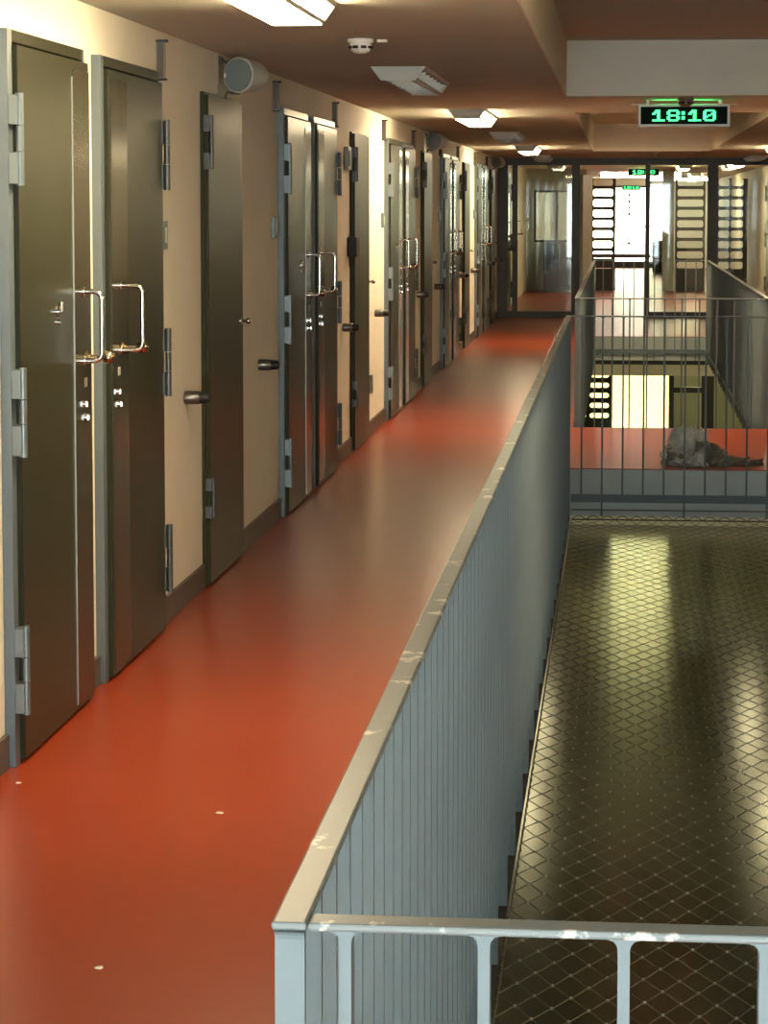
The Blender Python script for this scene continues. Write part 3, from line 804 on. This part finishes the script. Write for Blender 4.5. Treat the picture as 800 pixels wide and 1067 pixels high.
# end wall with the big bright window (both storeys) and daylight from outside
struct('wall_end', [(XL-T, -1.30, YE, YE+T, 0, ZC), (1.25, XR+T, YE, YE+T, 0, ZC), (-1.30, 1.25, YE, YE+T, 2.13, ZC)], M['wall'], 'cream wall around the bright end window', 'wall')
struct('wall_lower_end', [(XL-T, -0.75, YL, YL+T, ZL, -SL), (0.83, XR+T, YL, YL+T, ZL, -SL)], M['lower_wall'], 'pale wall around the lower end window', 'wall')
w = empty('window_1', (0, YE+0.05, 0))
def wf(bm):
    box(bm, -1.30, 1.25, -0.05, 0.05, 0, 0.17); box(bm, -1.30, 1.25, -0.05, 0.05, 0.26, 0.36); box(bm, -1.30, 1.25, -0.05, 0.05, 2.08, 2.13)
    for x in (-1.30, -0.17, 0.72, 1.20): box(bm, x, x+0.05, -0.05, 0.05, 0.17, 2.08)
obj('frame', mk(wf), M['dark'], w)
obj('pane', mk(lambda bm: box(bm, -1.28, 1.24, -0.004, 0.004, 0.3, 2.1)), M['clear'], w)
def marks(bm):
    for k, z in enumerate((1.90, 1.73, 1.56, 1.40)):
        lathe(bm, [(0.045, -0.012), (0.045, -0.008)], (0.235, 0, z), 'y', 10 if k % 2 else 5)
    box(bm, 0.20, 0.27, -0.012, -0.008, 0.60, 0.68)
tag(obj('window_marks', mk(marks), M['gun'], w), 'column of small dark signs on the glass')
tag(w, 'bright end window seen through the open partition door', 'window', kind='structure')
w = empty('window_3', (0, YL+0.05, ZL))
def wf(bm):
    for x0, x1 in ((-0.75, -0.70), (0.79, 0.86)): box(bm, x0, x1, -0.12, 0.05, 0, 2.77)
    box(bm, -0.70, 0.79, -0.05, 0.05, 0, 0.1); box(bm, -0.70, 0.79, -0.05, 0.05, 2.67, 2.77)
obj('frame', mk(wf), M['dark'], w)
obj('pane', mk(lambda bm: box(bm, -0.70, 0.79, -0.004, 0.004, 0.08, 2.7)), M['frost'], w)
tag(w, 'bright lower storey window seen beneath the far end of the second opening', 'window', kind='structure')
# balcony outside
bal = empty('balcony_railing', (0, YE+1.6, 0))
def bb(bm):
    for k in range(18): x = -1.2+k*0.145; box(bm, x-0.008, x+0.008, -0.01, 0.01, 0.0, 1.04)
    box(bm, -1.3, 1.4, -0.02, 0.02, 1.04, 1.08)
obj('rail_bars', mk(bb), mat('balcony_pink_grey', (0.5, 0.38, 0.36), 0.5), bal)
obj('slab', mk(lambda bm: box(bm, -1.5, 1.6, -1.55, 0.2, -0.2, -0.02)), M['fascia'], bal)
tag(bal, 'faint balcony railing outside the bright end window', 'railing')
tr = empty('waste_bin', (0.93, 58.5, 0))
def bn(bm):
    lathe(bm, [(0.14, 0), (0.17, 0.62), (0.175, 0.64)], (0, 0, 0), 'z', 20)
obj('bin_body', mk(bn), M['gap'], tr, smooth=True)
obj('bin_lid', mk(lambda bm: lathe(bm, [(0.18, 0.64), (0.18, 0.68), (0.12, 0.78), (0.04, 0.80)], (0, 0, 0), 'z', 20)), M['gun'], tr, smooth=True)
tag(tr, 'dark upright bin standing in the bright passage near the end window', 'bin')

# lower storey glass partition: pale lintel, dark posts, sill
lp = empty('lower_glass_partition', (0, SCR, ZL))
def lfz(bm):
    for a, b in ((0.735, 0.80), (1.20, 1.38), (-1.75, -1.60)): box(bm, a, b, -0.05, 0.05, 0.23, 2.20)
    box(bm, 0.80, 1.20, -0.05, 0.05, 1.95, 2.03)
obj('posts', mk(lfz), M['dark'], lp)
obj('lintel', mk(lambda bm: box(bm, XL, XR, -0.08, 0.08, 2.20, 2.36)), M['lower_wall'], lp)
obj('upstand', mk(lambda bm: box(bm, XL, XR, -0.07, 0.07, 2.36, 2.77)), M['dark'], lp)
obj('sill', mk(lambda bm: box(bm, XL, XR, -0.08, 0.08, 0, 0.23)), M['sill'], lp)
obj('pane', mk(lambda bm: box(bm, -1.6, 2.4, -0.005, 0.005, 0.23, 2.20)), M['glass'], lp)
tag(lp, 'glass partition of the lower storey with pale lintel, seen below the bridge', 'partition')

# small things
ws = empty('wall_socket', (XL, 17.15, 0.36))
obj('socket_plate', mk(lambda bm: box(bm, 0, 0.02, -0.04, 0.04, -0.065, 0.065)), M['gun'], ws, bevel=0.003)
obj('socket_insert', mk(lambda bm: cyl(bm, (0.02, 0, 0), (0.024, 0, 0), 0.024, 16)), M['plate'], ws)
tag(ws, 'small socket low on the cream wall right of the second plain brown door', 'socket')
for (x, y, l) in ((-1.70, 6.62, 'tiny pale paper scrap on the red floor at the foot of the nearest door'), (-1.07, 6.34, 'tiny pale paper scrap on the red floor left of the long railing'), (-1.11, 5.0, 'tiny pale paper scrap on the red floor near the lower picture edge')):
    bm = bmesh.new()
    pts = [(math.cos(t)*0.012*random.uniform(0.6, 1.2), math.sin(t)*0.012*random.uniform(0.6, 1.2)) for t in [k*math.pi/3 for k in range(6)]]
    prism(bm, pts, 'z', 0.0, 0.0015)
    o = obj('paper_scrap', bm, M['white']); o.location = (x, y, 0); tag(o, l, 'scrap')
